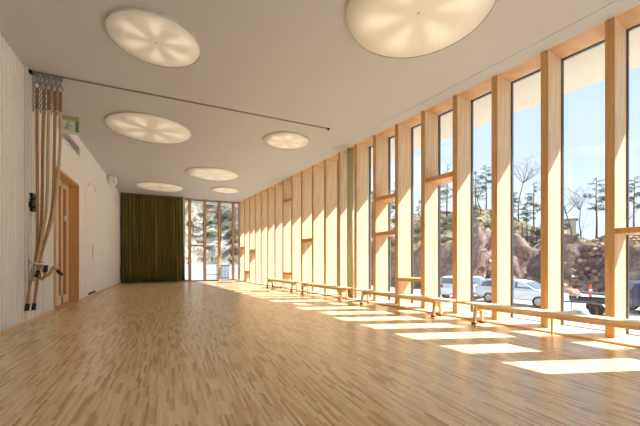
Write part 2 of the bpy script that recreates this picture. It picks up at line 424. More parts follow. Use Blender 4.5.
# round steel column between two fins
cb_ = fins[bay_at(9.0)]
s_col = 9.36
m = MB().lathe([(.095, 0.03), (.095, H)], 32, W(.13-.23, s_col, 0))
o = m.build('round_column', steel_col, smooth=False)
for p in o.data.polygons: p.use_smooth = len(p.vertices) == 4
tag(o, 'grey-green painted round steel column standing among the timber window fins', 'column')

# back glazing
bm_ = [.744, 1.444, 2.137, 2.83]
tb = .098
for x in bm_:
    m = MB().box(x, x+tb, YB-.02, YB+.14, 0.0, H); struct(m.build('trim_%d' % tn, front_wood, bevel=.003)); tn += 1
m = MB().box(BX, CX+.05, YB-.02, YB+.14, H-.04, H); struct(m.build('trim_%d' % tn, soffit_wood)); tn += 1
be = [(BX, bm_[0])] + [(bm_[i]+tb, bm_[i+1]) for i in range(3)] + [(bm_[3]+tb, CX)]
for i, (a, b) in enumerate(be):
    w = bpy.data.objects.new('window_%d' % wn, None); C.objects.link(w); struct(w); w.location = ((a+b)/2, YB+.1, 0); wn += 1
    f = MB(); t = .02
    f.box(a, a+t, YB+.09, YB+.13, 0, H-.04).box(b-t, b, YB+.09, YB+.13, 0, H-.04).box(a+t, b-t, YB+.09, YB+.13, 0, .04).box(a+t, b-t, YB+.09, YB+.13, H-.07, H-.04)
    c = f.build('frame', alu_dark, w); c.location = -w.location
    c = MB().box(a+t, b-t, YB+.105, YB+.115, .04, H-.07).build('pane', glass_m, w); c.location = -w.location
    tz = {1: [(1.72, 1.8)], 2: [(3.42, 3.5), (.28, .34)]}.get(i, [])
    for (t0, t1) in tz:
        c = MB().box(a, b, YB, YB+.09, t0, t1).build('transom', front_wood, w); c.location = -w.location

# ---------------------------------------------------------------- door in the left wall
d = bpy.data.objects.new('door_1', None); C.objects.link(d); struct(d); d.location = (XL, DY0, 0)
def dpart(mb, name, mat, lab=None, bevel=0, par=None):
    c = mb.build(name, mat, par or d, bevel=bevel)
    c.location = (0,0,0) if par else -d.location
    if lab: c['label'] = lab
    return c
RX = XL-.2
f = MB().box(RX-.05, XL+.012, DY0, DY0+.05, 0, DH).box(RX-.05, XL+.012, DY1-.045, DY1, 0, DH).box(RX-.05, XL+.012, DY0+.05, DY1-.045, DH-.05, DH)
dpart(f, 'frame', jamb_wood)
leaf = dpart(MB().box(RX-.05, RX, DY0+.05, DY1-.045, .01, DH-.05), 'leaf', door_wood)
# pale stiles and rails over the brown leaf (right-hand leaf)
ya, yb = 8.75, DY1-.05
st = MB()
for (u0, u1) in ((8.66, 8.83), (9.03, 9.13), (9.42, 9.6)): st.box(RX, RX+.02, u0, u1, .02, DH-.06)
st.box(RX, RX+.02, 8.83, 9.42, .02, .22).box(RX, RX+.02, 8.83, 9.42, DH-.2, DH-.06)
dpart(st, 'stile', door_pale, 'pale wood stiles and rails')
dpart(MB().box(RX-.0, RX+.02, 8.3, 8.38, 1.0, 1.3).tube([(RX+.02, 8.34, 1.12), (RX+.07, 8.34, 1.12), (RX+.07, 8.22, 1.12)], .012, 8), 'handle', black, 'dark metal handle')
dpart(MB().box(RX+.02, RX+.05, 9.2, 9.3, 1.93, 2.05), 'lock_sensor', white_pl, 'small white box on the door')
dpart(MB().box(RX-.3, XL, DY0, DY1, -.0, .012), 'threshold', jamb_wood)
m = MB().box(XL-.62, XL-.3, DY0-.5, DY1+.5, 0, H); struct(m.build('wall_recess', white_wall))
# flush cupboard door in the far wall
c2 = bpy.data.objects.new('door_2', None); C.objects.link(c2); struct(c2); c2.location = (XL, 11.2, 0)
c = MB().box(XL-.02, XL+.006, 10.35, 12.3, .14, 2.95).build('leaf', white_wall, c2, bevel=.002); c.location = -c2.location
c = MB().box(XL+.006, XL+.03, 11.1, 11.16, 1.05, 1.45).build('handle', white_pl, c2); c.location = -c2.location
c = MB().tube([(XL+.012, 10.6+.5*(1-math.cos(t_*math.pi/10)), 3.06+.14*math.sin(t_*math.pi/10)) for t_ in range(11)], .008, 6).build('cable', white_pl, c2); c.location = -c2.location

t = thing('floor_vent', 'small black vent opening at the foot of the white left wall', 'vent', (XL, 11.1, 0))
MB().box(0, .014, -.42, .42, .06, .12).build('grille', black, t)
t = thing('air_grille', 'slatted ventilation grille high on the left wall above the door', 'vent', (XL, 8.92, 3.58))
MB().box(0, .012, -.7, .7, 0, .2).build('backing', dark_gap, t)
f = MB().box(.0, .03, -.72, .72, -.02, 0).box(0, .03, -.72, .72, .2, .22).box(0, .03, -.72, -.7, 0, .2).box(0, .03, .7, .72, 0, .2); f.build('frame', white_pl, t)
f = MB()
for k in range(6):
    z = .018+k*.032; f.hexa([(.012,-.7,z),(.03,-.7,z-.01),(.03,.7,z-.01),(.012,.7,z),(.012,-.7,z+.012),(.03,-.7,z+.002),(.03,.7,z+.002),(.012,.7,z+.012)])
f.build('slat', white_pl, t)
green = plain('sign_green', (150, 184, 150), .5); pale_g = plain('sign_pale', (222, 224, 200), .5); dkgreen = plain('sign_dark_green', (96, 148, 118), .5)
t = thing('exit_sign', 'green and white exit sign standing out from the left wall near the ceiling', 'sign', (XL, 8.1, 3.6))
MB().box(0.03, .34, -.02, .02, 0, .36).build('panel', pale_g, t)
MB().box(0, .03, -.03, .03, .1, .28).build('bracket', white_pl, t)
MB().box(0.03, .345, -.024, .024, .27, .362).build('green_band', plain('sign_light_green', (176, 186, 128), .5), t)
f = MB().box(.285, .342, -.025, .025, .05, .27); f.build('green_door', dkgreen, t)
f = MB().tube([(.17, -.024, .2), (.15, -.024, .13), (.19, -.024, .07)], .014, 6).tube([(.15, -.024, .13), (.11, -.024, .08)], .012, 6).tube([(.12, -.024, .17), (.17, -.024, .18), (.22, -.024, .15)], .01, 6).lathe([(.001,-.005),(.02,-.005),(.02,.005),(.001,.005)], 12, (.18, -.024, .235), Matrix.Rotation(math.pi/2, 3, 'X'))
f.build('running_figure', green, t)
# double-sided clock on a bracket
t = thing('wall_clock', 'white round clock on a short bracket high on the left wall near the curtain', 'clock', (XL, 13.6, 3.9)); t.scale = (.75, .75, .75)
Mx = Matrix.Rotation(math.radians(62), 3, 'Z') @ Matrix.Rotation(math.pi/2, 3, 'X')
MB().box(0, .1, -.02, .02, -.03, .03).build('bracket', white_pl, t)
MB().lathe([(.25, -.05), (.27, -.04), (.27, .04), (.25, .05)], 40, (.2, 0, 0), Mx).build('case', white_pl, t)
f = MB()
for k in (-1, 1):
    f.tube([Vector((.2,0,0))+Mx@Vector((0, -.02, .055*k)), Vector((.2,0,0))+Mx@Vector((0, .19, .055*k))], .012, 6)
    f.tube([Vector((.2,0,0))+Mx@Vector((0, 0, .055*k)), Vector((.2,0,0))+Mx@Vector((.02, -.14, .055*k))], .014, 6)
f.build('hand', black, t)

# ---------------------------------------------------------------- curtain
t = thing('curtain', 'dark olive green pleated velvet curtain covering the left half of the back wall', 'curtain', (-.8, 16.62, 0))
m = MB(); n = 520; x0, x1 = XL+.03+.8, .48+.8; zs = [.03, .3, 1, 2, 3, 3.6, 3.92, 4.0]
rowx = []
for j, z in enumerate(zs):
    fl_ = 1 - z/4.0
    for i in range(n+1):
        u = i/n; x = x0+(x1-x0+.06*fl_**2)*u
        ph = u*40*math.pi + 1.3*math.sin(u*17) + .5*math.sin(u*61+z*.35)*fl_
        amp = .068+.03*math.sin(u*23+1)*math.sin(u*7) + .02*fl_
        m.v.append(Vector((x+.016*math.sin(ph*2), amp*math.sin(ph)+.02*math.sin(u*40+z), z)))
for j in range(len(zs)-1):
    for i in range(n):
        a = j*(n+1)+i; m.f.append([a, a+1, a+n+2, a+n+1])
c = m.build('fabric', curtain_m, t, smooth=True, recalc=False); sm = c.modifiers.new('thick', 'SOLIDIFY'); sm.thickness = .004
MB().box(XL+.01+.8, .5+.8, -.02, .02, 4.0, H-.0).build('curtain_rail', track_m, t)

# ---------------------------------------------------------------- ceiling lamps
def make_lamp(r):
    t = thing('ceiling_lamp', 'x', 'lamp', group='round ceiling lamps')
    MB().lathe([(r-.012, 0), (r, 0), (r, -.03), (r-.012, -.03)], 96).build('rim', rim_m, t)
    for q in t.children:                       # a ring: drop the two end caps
        bm = bmesh.new(); bm.from_mesh(q.data)
        bmesh.ops.delete(bm, geom=[f for f in bm.faces if len(f.verts) > 4], context='FACES_ONLY'); bm.to_mesh(q.data); bm.free()
    dz = MB().lathe([(r-.013, -.006), (r-.014, -.022), (r*.6, -.028), (r*.2, -.03), (.02, -.03)], 96).build('diffuser', lamp_m, t, smooth=True)
    # the pattern is drawn in a unit disc: scale through the object
    for v in dz.data.vertices: v.co.x /= r; v.co.y /= r
    dz.scale = (r, r, 1)
    MB().lathe([(.018, -.029), (.018, -.038), (.008, -.042)], 16).build('centre_screw', rim_m, t)
    return t
big = make_lamp(.88); small = make_lamp(.59)
LL = [(big, 2.73, 3.04, 'large round ceiling lamp nearest the camera, cut by the top edge of the photo'),
      (big, -.45, 8.37, 'large round ceiling lamp just beyond the ceiling rail on the left'),
      (big, 1.3, 11.78, 'large round ceiling lamp in the middle distance, third large one from the front'),
      (big, -.46, 14.72, 'large round ceiling lamp nearest the green curtain'),
      (small, -.2, 4.98, 'smaller round ceiling lamp at upper left, in front of the ceiling rail'),
      (small, 2.64, 7.73, 'smaller round ceiling lamp beyond the end of the rail, towards the windows'),
      (small, 2.07, 14.18, 'smallest-looking round ceiling lamp, farthest on the window side')]
done = set()
for pr_, x, y, lab in LL:
    o = pr_ if id(pr_) not in done else copy_tree(pr_); done.add(id(pr_))
    o.location = (x, y, H); o.rotation_euler.z = R.uniform(0, 1); o['label'] = lab

# ---------------------------------------------------------------- ceiling rail and climbing ropes
t = thing('ceiling_rail', 'long thin dark metal rail fixed across the ceiling carrying the climbing ropes', 'rail', (0, 6.61, H))
MB().box(XL+.02, 3.25, -.022, .022, -.014, 0).build('profile', track_m, t, bevel=.003)
MB().box(3.25, 3.29, -.03, .03, -.034, 0).build('end_stop', black, t)
MB().box(XL+.02, XL+.06, -.035, .035, -.05, 0).build('end_stop', black, t)
def spline(pts, n=8):
    pts = [Vector(p) for p in pts]; P = [pts[0]*2-pts[1]] + pts + [pts[-1]*2-pts[-2]]; out = []
    for i in range(1, len(P)-2):
        for k in range(n):
            u = k/n; a, b, c, dd = P[i-1], P[i], P[i+1], P[i+2]
            out.append(.5*((2*b)+(c-a)*u+(2*a-5*b+4*c-dd)*u*u+(3*b-a-3*c+dd)*u**3))
    out.append(pts[-1]); return out
Yr = 6.6
def rope(topx, path, lab, mat, tip_dir=None):
    t = thing('climbing_rope', lab, 'rope', (topx, Yr, 0), group='climbing ropes on the ceiling rail')
    o = Vector((topx, Yr, 0))
    P = [Vector((topx, Yr, 3.52))] + [Vector(q) for q in path]
    sp = spline([p-o for p in P])
    MB().tube(sp, .0205, 10).build('rope', mat, t, smooth=True)
    d_ = (sp[-1]-sp[-2]).normalized()
    MB().tube([sp[-1]-d_*.06, sp[-1]+d_*.05], .028, 12).build('end_cap', black, t)
    MB().tube([(0,0,3.46), (0,0,3.78)], .022, 10).build('leather_sleeve', leather, t)
    MB().box(-.03, .03, -.02, .02, H-.075, H-.032).build('runner', chain_m, t)
    # shackle ring between runner and sleeve
    MB().tube([(.035*math.cos(a), 0, 3.84+.055*math.sin(a)) for a in [k*math.pi/8 for k in range(16)]], .009, 8, closed=True).build('shackle', chain_m, t)
    ch = MB(); z = 3.95
    k = 0
    while z > 3.4:
        c_ = Vector((-.045, 0, z)); ax = (1, 0) if k % 2 else (0, 1)
        ch.tube([c_+Vector((ax[0]*.016*math.cos(a), ax[1]*.016*math.cos(a), .03*math.sin(a))) for a in [q*math.pi/5 for q in range(10)]], .006, 6, closed=True)
        z -= .044; k += 1
    z = 3.97
    while z > 3.88:
        c_ = Vector((0, 0, z)); ax = (1, 0) if k % 2 else (0, 1)
        ch.tube([c_+Vector((ax[0]*.016*math.cos(a), ax[1]*.016*math.cos(a), .03*math.sin(a))) for a in [q*math.pi/5 for q in range(10)]], .006, 6, closed=True)
        z -= .044; k += 1
    ch.build('chain', chain_m, t)
    return t
rope(-1.976, [(-1.976, Yr, 3), (-1.972, Yr, 2), (-1.975, Yr, 1.3), (-2.0, Yr, .97), (-2.05, Yr-.06, .6), (-2.055, Yr-.13, .27)],
     'climbing rope nearest the wall, hanging straight down to a black end at far left', rope_m)
rope(-1.887, [(-1.9, Yr, 3), (-1.92, Yr+.03, 2), (-1.94, Yr+.03, 1.4), (-1.97, Yr+.05, .97), (-1.99, Yr+.03, .6), (-2.01, Yr-.02, .26)],
     'second climbing rope from the wall, its black end beside the first one near the floor', rope_m)
rope(-1.827, [(-1.835, Yr, 3), (-1.85, Yr, 2), (-1.885, Yr-.04, 1.5), (-1.96, Yr-.05, 1.0), (-2.02, Yr-.06, .82), (-2.03, Yr-.07, .72), (-1.98, Yr-.08, .7), (-1.95, Yr-.08, .8)],
     'third climbing rope from the wall, its lower end bunched up under the white strap', rope_pale)
rope(-1.745, [(-1.75, Yr, 3), (-1.765, Yr, 2.2), (-1.8, Yr, 1.7), (-1.9, Yr-.02, 1.2), (-1.955, Yr, .98), (-1.93, Yr-.06, .8), (-1.9, Yr-.08, .71), (-1.855, Yr-.08, .76), (-1.845, Yr-.07, .88)],
     'fourth climbing rope from the wall, curving into the middle of the bundle', rope_m)
rope(-1.672, [(-1.675, Yr, 3), (-1.69, Yr, 2.66), (-1.72, Yr, 2.17), (-1.77, Yr, 1.75), (-1.85, Yr+.02, 1.42), (-1.935, Yr+.04, 1.08), (-1.93, Yr+.06, .9), (-1.86, Yr+.02, .76), (-1.8, Yr, .82), (-1.76, Yr, .9), (-1.68, Yr, .8)],
     'fifth climbing rope, farthest from the wall and swung across the door to the strap', rope_pale)
t = thing('rope_strap', 'white strap tying the climbing ropes together to a hook on the boards', 'strap', (XL, Yr, .96))
MB().tube([(.125+.075*math.cos(a), .0+.085*math.sin(a), .01*math.sin(a*2)) for a in [k*math.pi/12 for k in range(24)]], .011, 8, closed=True).build('loop', white_pl, t, smooth=True)
MB().box(0, .012, -.03, .03, -.04, .06).tube([(.01,0,.02), (.05,0,.02), (.055,0,.0)], .006, 8).build('hook', chain_m, t)

t = thing('wall_handset', 'black device hanging on the boarded left wall behind the ropes', 'handset', (XL, 6.7, 1.8))
MB().box(0, .05, -.07, .07, 0, .3).build('body', black, t, bevel=.01)
MB().tube([(.05, -.05, .2), (.1, -.06, .22), (.11, -.06, .1), (.06, -.05, .06)], .022, 8).build('receiver', black, t)
t = thing('wall_plate', 'white plate on the boards beside and above the black device', 'switch plate', (XL, 6.62, 1.95), group='white plates on the boards')
MB().box(0, .014, -.05, .05, 0, .16).build('plate', white_pl, t, bevel=.004); MB().box(.014, .02, -.02, .02, .05, .11).build('switch', white_pl, t)
t2 = copy_tree(t); t2.location = (XL, 6.62, 1.7); t2['label'] = 'lower white plate on the boards, below and left of the black device'

# ---------------------------------------------------------------- gym benches
def make_bench():
    L = 2.6; t = thing('gym_bench', 'x', 'bench', group='low gym benches along the windows')
    MB().box(-L/2, L/2, -.12, .12, .295, .33).build('seat', bench_wood, t, bevel=.008)
    MB().box(-L/2+.3, L/2-.3, -.02, .02, .235, .295).build('beam', leg_wood, t)
    for sx in (-1, 1):
        x = sx*(L/2-.3)
        f = MB().hexa([(x-.02,-.13,.02),(x+.02,-.13,.02),(x+.02,-.085,.02),(x-.02,-.085,.02),(x-.02,-.09,.295),(x+.02,-.09,.295),(x+.02,-.045,.295),(x-.02,-.045,.295)])
        f.hexa([(x-.02,.085,.02),(x+.02,.085,.02),(x+.02,.13,.02),(x-.02,.13,.02),(x-.02,.045,.295),(x+.02,.045,.295),(x+.02,.09,.295),(x-.02,.09,.295)])
        f.box(x-.012, x+.012, -.085, .085, .2, .295)
        lg = f.build('leg_frame', leg_wood, t)
        for sy in (-1, 1):
            MB().box(x-.035, x+.035, sy*.108-.032, sy*.108+.032, 0, .03).build('rubber_foot', red_rub, lg, bevel=.006)
    MB().box(-.012, .012, .06, .085, 0, .295).build('middle_support', leg_wood, t)
    return t
bench = make_bench()
ang = math.atan2(-CN, SN)               # local x along the wall
for i, (s, lab) in enumerate([(14.34, 'low wooden gym bench nearest the camera, running out at the right edge'),
                        (11.56, 'second low wooden gym bench from the right, ending beside the nearest one'),
                        (8.72, 'third low wooden gym bench from the right, in front of the column'),
                        (5.98, 'farthest low wooden gym bench against the window wall')]):
    o = bench if i == 0 else copy_tree(bench)
    o.location = W(.385, s, 0); o.rotation_euler.z = ang; o['label'] = lab

# ---------------------------------------------------------------- outdoors
def sstep(a, b, x):
    x = max(0, min(1, (x-a)/(b-a))); return x*x*(3-2*x)
def terr(X, Y):
    r = math.hypot(X, Y); b = math.degrees(math.atan2(X, Y))     # bearing from +Y
    far = sstep(120, 135, b) if b > 0 else sstep(-40, -60, b)
    side = sstep(14, 30, b)                                       # 0 behind the back wall, 1 on the window side
    base = (-.05+.022*max(0, r-20))*(1-side) + (-1.4)*side
    d = (X-CX)*CN+(Y-CY)*SN                                       # distance outside the window wall
    base = base*(1-side) + side*(-.35-1.05*sstep(3, 8, d))
    if far: return -.4, 1.0
    rb = 44*(1-side) + 30*side + 2.5*math.sin(b*.23) + 3*noise.noise(Vector((b*.12, 0, 3)))
    ch = (2.6)*(1-side) + 4.6*side - 1.2*side*sstep(58, 66, b)+.9*noise.noise(Vector((b*.3, 5, 0)))
    rid = (14)*(1-side) + (4.6-3.0*sstep(52, 64, b))*side
    h = base + ch*sstep(rb, rb+4, r) + rid*sstep(rb+3, rb+24, r)
    k = sstep(rb-1, rb+1.5, r)
    nz = noise.fractal(Vector((X*.22, Y*.22, 0)), 1, 2, 6)
    h += k*(nz*(.7+.6*side) + .35*noise.fractal(Vector((X*1.1, Y*1.1, 4)), 1, 2, 4)) + (1-k)*.05*noise.noise(Vector((X*.4, Y*.4, 1)))
    return h, 1-sstep(rb-2.5, rb-.5, r+nz)
v = []; fcs = []; gv = []
rs = [2.5+i*.8 for i in range(28)] + [24.9+i*.45 for i in range(64)] + [53.7+i*1.6 for i in range(30)]
bs = [-30+i*.55 for i in range(264)] + [117+i*3 for i in range(72)]
outside = lambda X, Y: True
for r in rs:
    for b in bs:
        X, Y = r*math.sin(math.radians(b)), r*math.cos(math.radians(b))
        h, g = terr(X, Y)
        k = noise.fractal(Vector((X*.35, Y*.35, h*.4)), 1, 2, 5)*(1-g)*1.1 + noise.fractal(Vector((X*.5, Y*.5, h*1.3)), .8, 2, 5)*(1-g)*.8
        v.append((X+k*math.sin(math.radians(b)), Y+k*math.cos(math.radians(b)), h)); gv.append(g)
nb = len(bs)
def inside(p):
    pp = (CX-p[0])*CN+(CY-p[1])*SN
    return pp > -1.0 and p[1] < YB+.6
def inside2(p):
    pp = (CX-p[0])*CN+(CY-p[1])*SN
    return pp > -.4 and p[1] < YB+.1
for i in range(len(rs)-1):
    for j in range(nb-1):
        q = [i*nb+j, i*nb+j+1, (i+1)*nb+j+1, (i+1)*nb+j]
        if all(inside2(v[z]) for z in q): continue
        fcs.append(q)
for i, p in enumerate(v):
    if inside(p): v[i] = (p[0], p[1], min(p[2], -.32))
me = bpy.data.meshes.new('ground'); me.from_pydata(v, [], fcs)
at = me.attributes.new('gravel', 'FLOAT', 'POINT'); at.data.foreach_set('value', gv)
at = me.attributes.new('asphalt', 'FLOAT', 'POINT')
at.data.foreach_set('value', [g_*(1-sstep(16, 22, math.degrees(math.atan2(p[0], p[1]))) if abs(math.degrees(math.atan2(p[0], p[1]))) < 60 else 0) for p, g_ in zip(v, gv)])
at = me.attributes.new('hillside', 'FLOAT', 'POINT')
at.data.foreach_set('value', [(1-g_)*.8*(1-sstep(16, 26, math.degrees(math.atan2(p[0], p[1])))) for p, g_ in zip(v, gv)])
me.materials.append(terrain_m)
for p in me.polygons: p.use_smooth = True
g = bpy.data.objects.new('ground', me); C.objects.link(g); struct(g)
bm = bmesh.new(); bm.from_mesh(me); bmesh.ops.delete(bm, geom=[q for q in bm.verts if not q.link_faces], context='VERTS')
bmesh.ops.recalc_face_normals(bm, faces=bm.faces); bm.to_mesh(me); bm.free()
if sum(p.normal.z for p in me.polygons) < 0: me.flip_normals()

ca, sa = math.cos(math.radians(24.82)), math.sin(math.radians(24.82))
def at_(x, Z):                           # a spot on the ground, given as view column and depth of the measured photo
    t_ = (x-320)/320; X = Z*sa+t_*Z*ca; Y = Z*ca-t_*Z*sa
    return Vector((X, Y, terr(X, Y)[0]))

def pine(h, seed, crown=.55, mat=needle, dens=1.0, wid=.2):
    rr = random.Random(seed)
    t = thing('pine_tree', 'x', 'tree')
    lean = rr.uniform(-.03, .03)
    path = [(lean*h*u*u + .05*math.sin(u*6+seed), .04*math.sin(u*5), h*u - .4*(1-u)) for u in [k/8 for k in range(9)]]
    m = MB().tube(path, [.13*(1-.85*k/8)*(h/8) for k in range(9)], 7)
    fo = MB()
    n = int(20*dens)
    for k in range(n):
        u = 1-crown + crown*(k+.5)/n
        a = rr.uniform(0, 6.28); L = h*wid*(1.08-u)**.6*rr.uniform(.6, 1.1)/.8
        p0 = Vector((lean*h*u*u, 0, h*u)); p1 = p0+Vector((math.cos(a)*L, math.sin(a)*L, L*rr.uniform(-.1, .3)))
        m.tube([p0, (p0+p1)/2+Vector((0,0,.04*h*.3)), p1], [.03*h/8, .02*h/8, .008], 5)
        for c in range(int(3)):
            cc = p0.lerp(p1, .45+.3*c); cr = L*.36*rr.uniform(.7, 1.2)
            for q in range(26):
                d1 = Vector((rr.gauss(0,1), rr.gauss(0,1), rr.gauss(0,.6))); ctr = cc+d1*cr*.42
                s1 = cr*.2; e1 = Vector((rr.gauss(0,1), rr.gauss(0,1), rr.gauss(0,1))).normalized()*s1; e2 = e1.orthogonal().normalized()*s1*.6
                b0 = len(fo.v); fo.v += [ctr-e1, ctr+e2, ctr+e1, ctr-e2]; fo.f.append([b0, b0+1, b0+2, b0+3])
    m.build('trunk', bark, t, recalc=False); fo.build('foliage', mat, t, recalc=False)
    return t
def bare(h, seed):
    rr = random.Random(seed); t = thing('bare_tree', 'x', 'tree'); m = MB()
    def br(p, d, L, r, lv):
        pts = [p]; q = p.copy(); dd = d.copy()
        for k in range(4):
            dd = (dd+Vector((rr.gauss(0,.12), rr.gauss(0,.12), .05))).normalized(); q = q+dd*L/4; pts.append(q.copy())
        m.tube(pts, [r*(1-.18*k) for k in range(5)], 5)
        if lv < 3:
            for k in range([9, 5, 3][lv]):
                i = rr.randint(1, 4) if lv else rr.choice([1, 2, 2, 3, 3, 4])
                a = rr.uniform(0, 6.28); dn = (dd*.55+Vector((math.cos(a), math.sin(a), rr.uniform(0, .5)))*.8).normalized()
                br(pts[i], dn, L*(.36 if lv == 0 else .55), r*.38, lv+1)
    br(Vector((0,0,-.4)), Vector((rr.gauss(0,.04), rr.gauss(0,.04), 1)).normalized(), h, .09*h/7, 0)
    m.build('branches', bare_bark, t, recalc=False)
    return t
def bush(seed, mat):
    rr = random.Random(seed); fo = MB()
    for q in range(420):
        d = Vector((rr.gauss(0,1), rr.gauss(0,1), abs(rr.gauss(0,.8)))); d = d.normalized()*rr.uniform(.5, 1)
        e1 = Vector((rr.gauss(0,1), rr.gauss(0,1), rr.gauss(0,1.3))).normalized()*.16; e2 = e1.orthogonal().normalized()*.06
        b0 = len(fo.v); fo.v += [d-e1, d+e2, d+e1, d-e2]; fo.f.append([b0, b0+1, b0+2, b0+3])
    o = fo.build('shrub', mat, origin=(0,0,0), recalc=False)
    return o
P = [pine(8, 3, .5), pine(9, 5, .6, needle2, 1.1, .17), pine(6.5, 8, .75, needle, 1.2, .26), pine(10, 12, .45, needle2, .9, .2)]
Bt = [bare(7, 2), bare(8, 4), bare(6, 9)]
used = set(); SPOTS = []
def rad_of(src, sc):
    xs = [abs(c) for ch in ([src]+list(src.children)) if ch.type == 'MESH' for q in ch.bound_box for c in q[:2]]
    return max(xs)*sc
def free(src, pick, sc):
    for k in range(60):
        L = pick(); r_ = rad_of(src, sc)
        if all(math.hypot(L.x-a, L.y-b) > (r_+c)*.98 for a, b, c in SPOTS): SPOTS.append((L.x, L.y, r_)); return L
    return None
def plant(src, loc, sc, label, group):
    o = src if id(src) not in used else copy_tree(src); used.add(id(src))
    o.location = loc - Vector((0, 0, .15)); o.scale = (sc, sc, sc); o.rotation_euler.z = R.uniform(0, 6.28)
    o['label'] = label; o['group'] = group
    return o
ridge = [  # (kind, column, depth, scale, label)
 (Bt[0], 572, 36, .95, 'bare thin tree on the cliff top, leftmost in the window showing the trailer'),
 (Bt[1], 582, 45, .9, 'taller bare tree on the cliff top, middle of the window showing the trailer'),
 (P[0], 596, 37, .95, 'slim pine on the cliff top, right in the window with the trailer'),
 (P[3], 606, 46, .85, 'pine on the cliff top half hidden behind the second timber fin'),
 (P[0], 634, 36, .9, 'pine on the cliff top in the rightmost window'),
 (Bt[2], 626, 38, .9, 'bare tree on the cliff top in the rightmost window'),
 (Bt[1], 519, 42, .95, 'tall bare tree on the slope behind the silver car'),
 (P[2], 527, 50, .8, 'bushy pine on the slope above the silver car, left of the fence'),
 (P[1], 534, 44, .75, 'slim grey-green pine above the wire fence'),
 (P[2], 511, 45, .7, 'low pine at the left edge of the window with the silver car'),
 (P[2], 476, 46, .9, 'pine rising left of the third window fin, above the pale cliff'),
 (P[0], 486, 44, .8, 'slim pine in the narrow window left of the silver car'),
 (Bt[0], 482, 40, .8, 'bare tree in the narrow window left of the silver car'),
 (P[2], 440, 50, .95, 'rounded pine below the high transom'),
 (P[1], 447, 46, .9, 'slim pine in the window under the high transom'),
]
for k, x, Z, s, lab in ridge:
    L = at_(x, Z); SPOTS.append((L.x, L.y, rad_of(k, s))); plant(k, L, s, lab, 'trees on the cliff above the site')
for i in range(26):
    k = R.choice(P); sc_ = R.uniform(.5, .85); L = free(k, lambda: at_(R.uniform(370, 470), R.uniform(39, 66)), sc_)
    if L: plant(k, L, sc_, 'pine on the wooded slope seen between the middle fins', 'pines on the wooded slope')
for i in range(60):
    k = R.choice(P+P+Bt); sc_ = R.uniform(.5, .95); L = free(k, lambda: at_(R.uniform(170, 250), R.uniform(48, 84)), sc_)
    if L: plant(k, L, sc_, 'tree on the rocky hillside behind the back windows', 'trees behind the back windows')
sh = [bush(21, twig), bush(22, needle2), bush(23, needle)]
ub = set()
SPOTS = [(a, b, .3) for a, b, c in SPOTS]
for x_, Z_, q_ in ((566, 40, 1.5), (522, 33, .6), (532, 33, 1.2), (542, 33, .8), (537, 33, .8), (527, 33, .8)):
    L = at_(x_, Z_); SPOTS.append((L.x, L.y, q_))
for i in range(150):
    src = sh[i % 3]; sc_ = R.uniform(.6, 1.4)
    L = free(src, (lambda: at_(R.uniform(400, 645), R.uniform(33.5, 44))) if i < 96 else (lambda: at_(R.uniform(176, 246), R.uniform(50, 66))), sc_)
    if not L: continue
    o = src if id(src) not in ub else src.copy()
    if o is not src: C.objects.link(o)
    ub.add(id(src)); o.location = L - Vector((0,0,.1)); o.scale = (sc_, sc_, sc_*.8)
    if i < 96: tag(o, 'low scrubby shrub on the cliff top outside the side windows', 'shrub', 'shrubs on the cliff top')
    else: tag(o, 'low scrubby shrub on the hillside behind the back windows', 'shrub', 'shrubs on the back hillside')

def rock_mb(r, seed, sq=(1, 1, .7)):
    bm = bmesh.new(); bmesh.ops.create_icosphere(bm, subdivisions=3, radius=1)
    m = MB()
    for q in bm.verts:
        k = 1+.35*noise.noise(q.co*1.1+Vector((seed*3.1, 0, 0)))+.12*noise.noise(q.co*3+Vector((seed, 5, 0)))
        m.v.append(Vector((q.co.x*sq[0], q.co.y*sq[1], q.co.z*sq[2]))*k*r)
    m.f = [[q.index for q in f.verts] for f in bm.faces]; bm.free()
    return m
def rock(x, Z, r, seed, lab, mat=stone, sink=.3):
    L = at_(x, Z); m = rock_mb(r, seed); o = m.build('boulder', mat, origin=(0,0,0)); o.location = L+Vector((0,0,r*.7-r*sink))
    return tag(o, lab, 'boulder', 'boulders on the gravel')
rock(579, 13.6, .36, 1, 'grey rounded boulder beside the flat trailer')
rock(571, 21.5, .5, 2, 'pinkish boulder at the foot of the cliff left of the orange post', stone_p)
rock(536, 21.5, .6, 4, 'pinkish boulder at the foot of the cliff above the silver car', stone_p)
rock(489, 23, .8, 5, 'pale boulder below the cliff in the window left of the silver car', stone_p)
rock(437, 23.5, .7, 6, 'pale boulder below the cliff under the high transom', stone_p)
rock(637, 22, .5, 7, 'grey boulder outside the rightmost window')
# heaps of blasted rubble at the cliff's foot
m = MB()
for i in range(420):
    x = R.choice([R.uniform(560, 612), R.uniform(560, 612), R.uniform(500, 545), R.uniform(470, 495), R.uniform(625, 650), R.uniform(425, 455)]); Z = 23.5+abs(R.gauss(0, 1.5))
    L = at_(x, Z+.6); hgt = max(0, .75-abs(Z-25.3)*.3)*R.random(); s = R.uniform(.07, .22)
    A = Matrix.Rotation(R.uniform(0, 6.28), 3, 'Z') @ Matrix.Rotation(R.uniform(0, 1.5), 3, 'X')
    c0 = L+Vector((0,0,hgt+s*.2))
    pts = [c0 + A @ Vector((a*s*R.uniform(.7, 1.3), b*s*R.uniform(.5, 1), c*s*R.uniform(.4, .9))) for (a, b, c) in ((-1,-1,-1),(1,-1,-1),(1,1,-1),(-1,1,-1),(-1,-1,1),(1,-1,1),(1,1,1),(-1,1,1))]
    m.hexa(pts)
tag(m.build('rubble', stone_p, recalc=False), 'heaps of broken reddish rock along the foot of the cliff', 'rubble', kind='stuff')

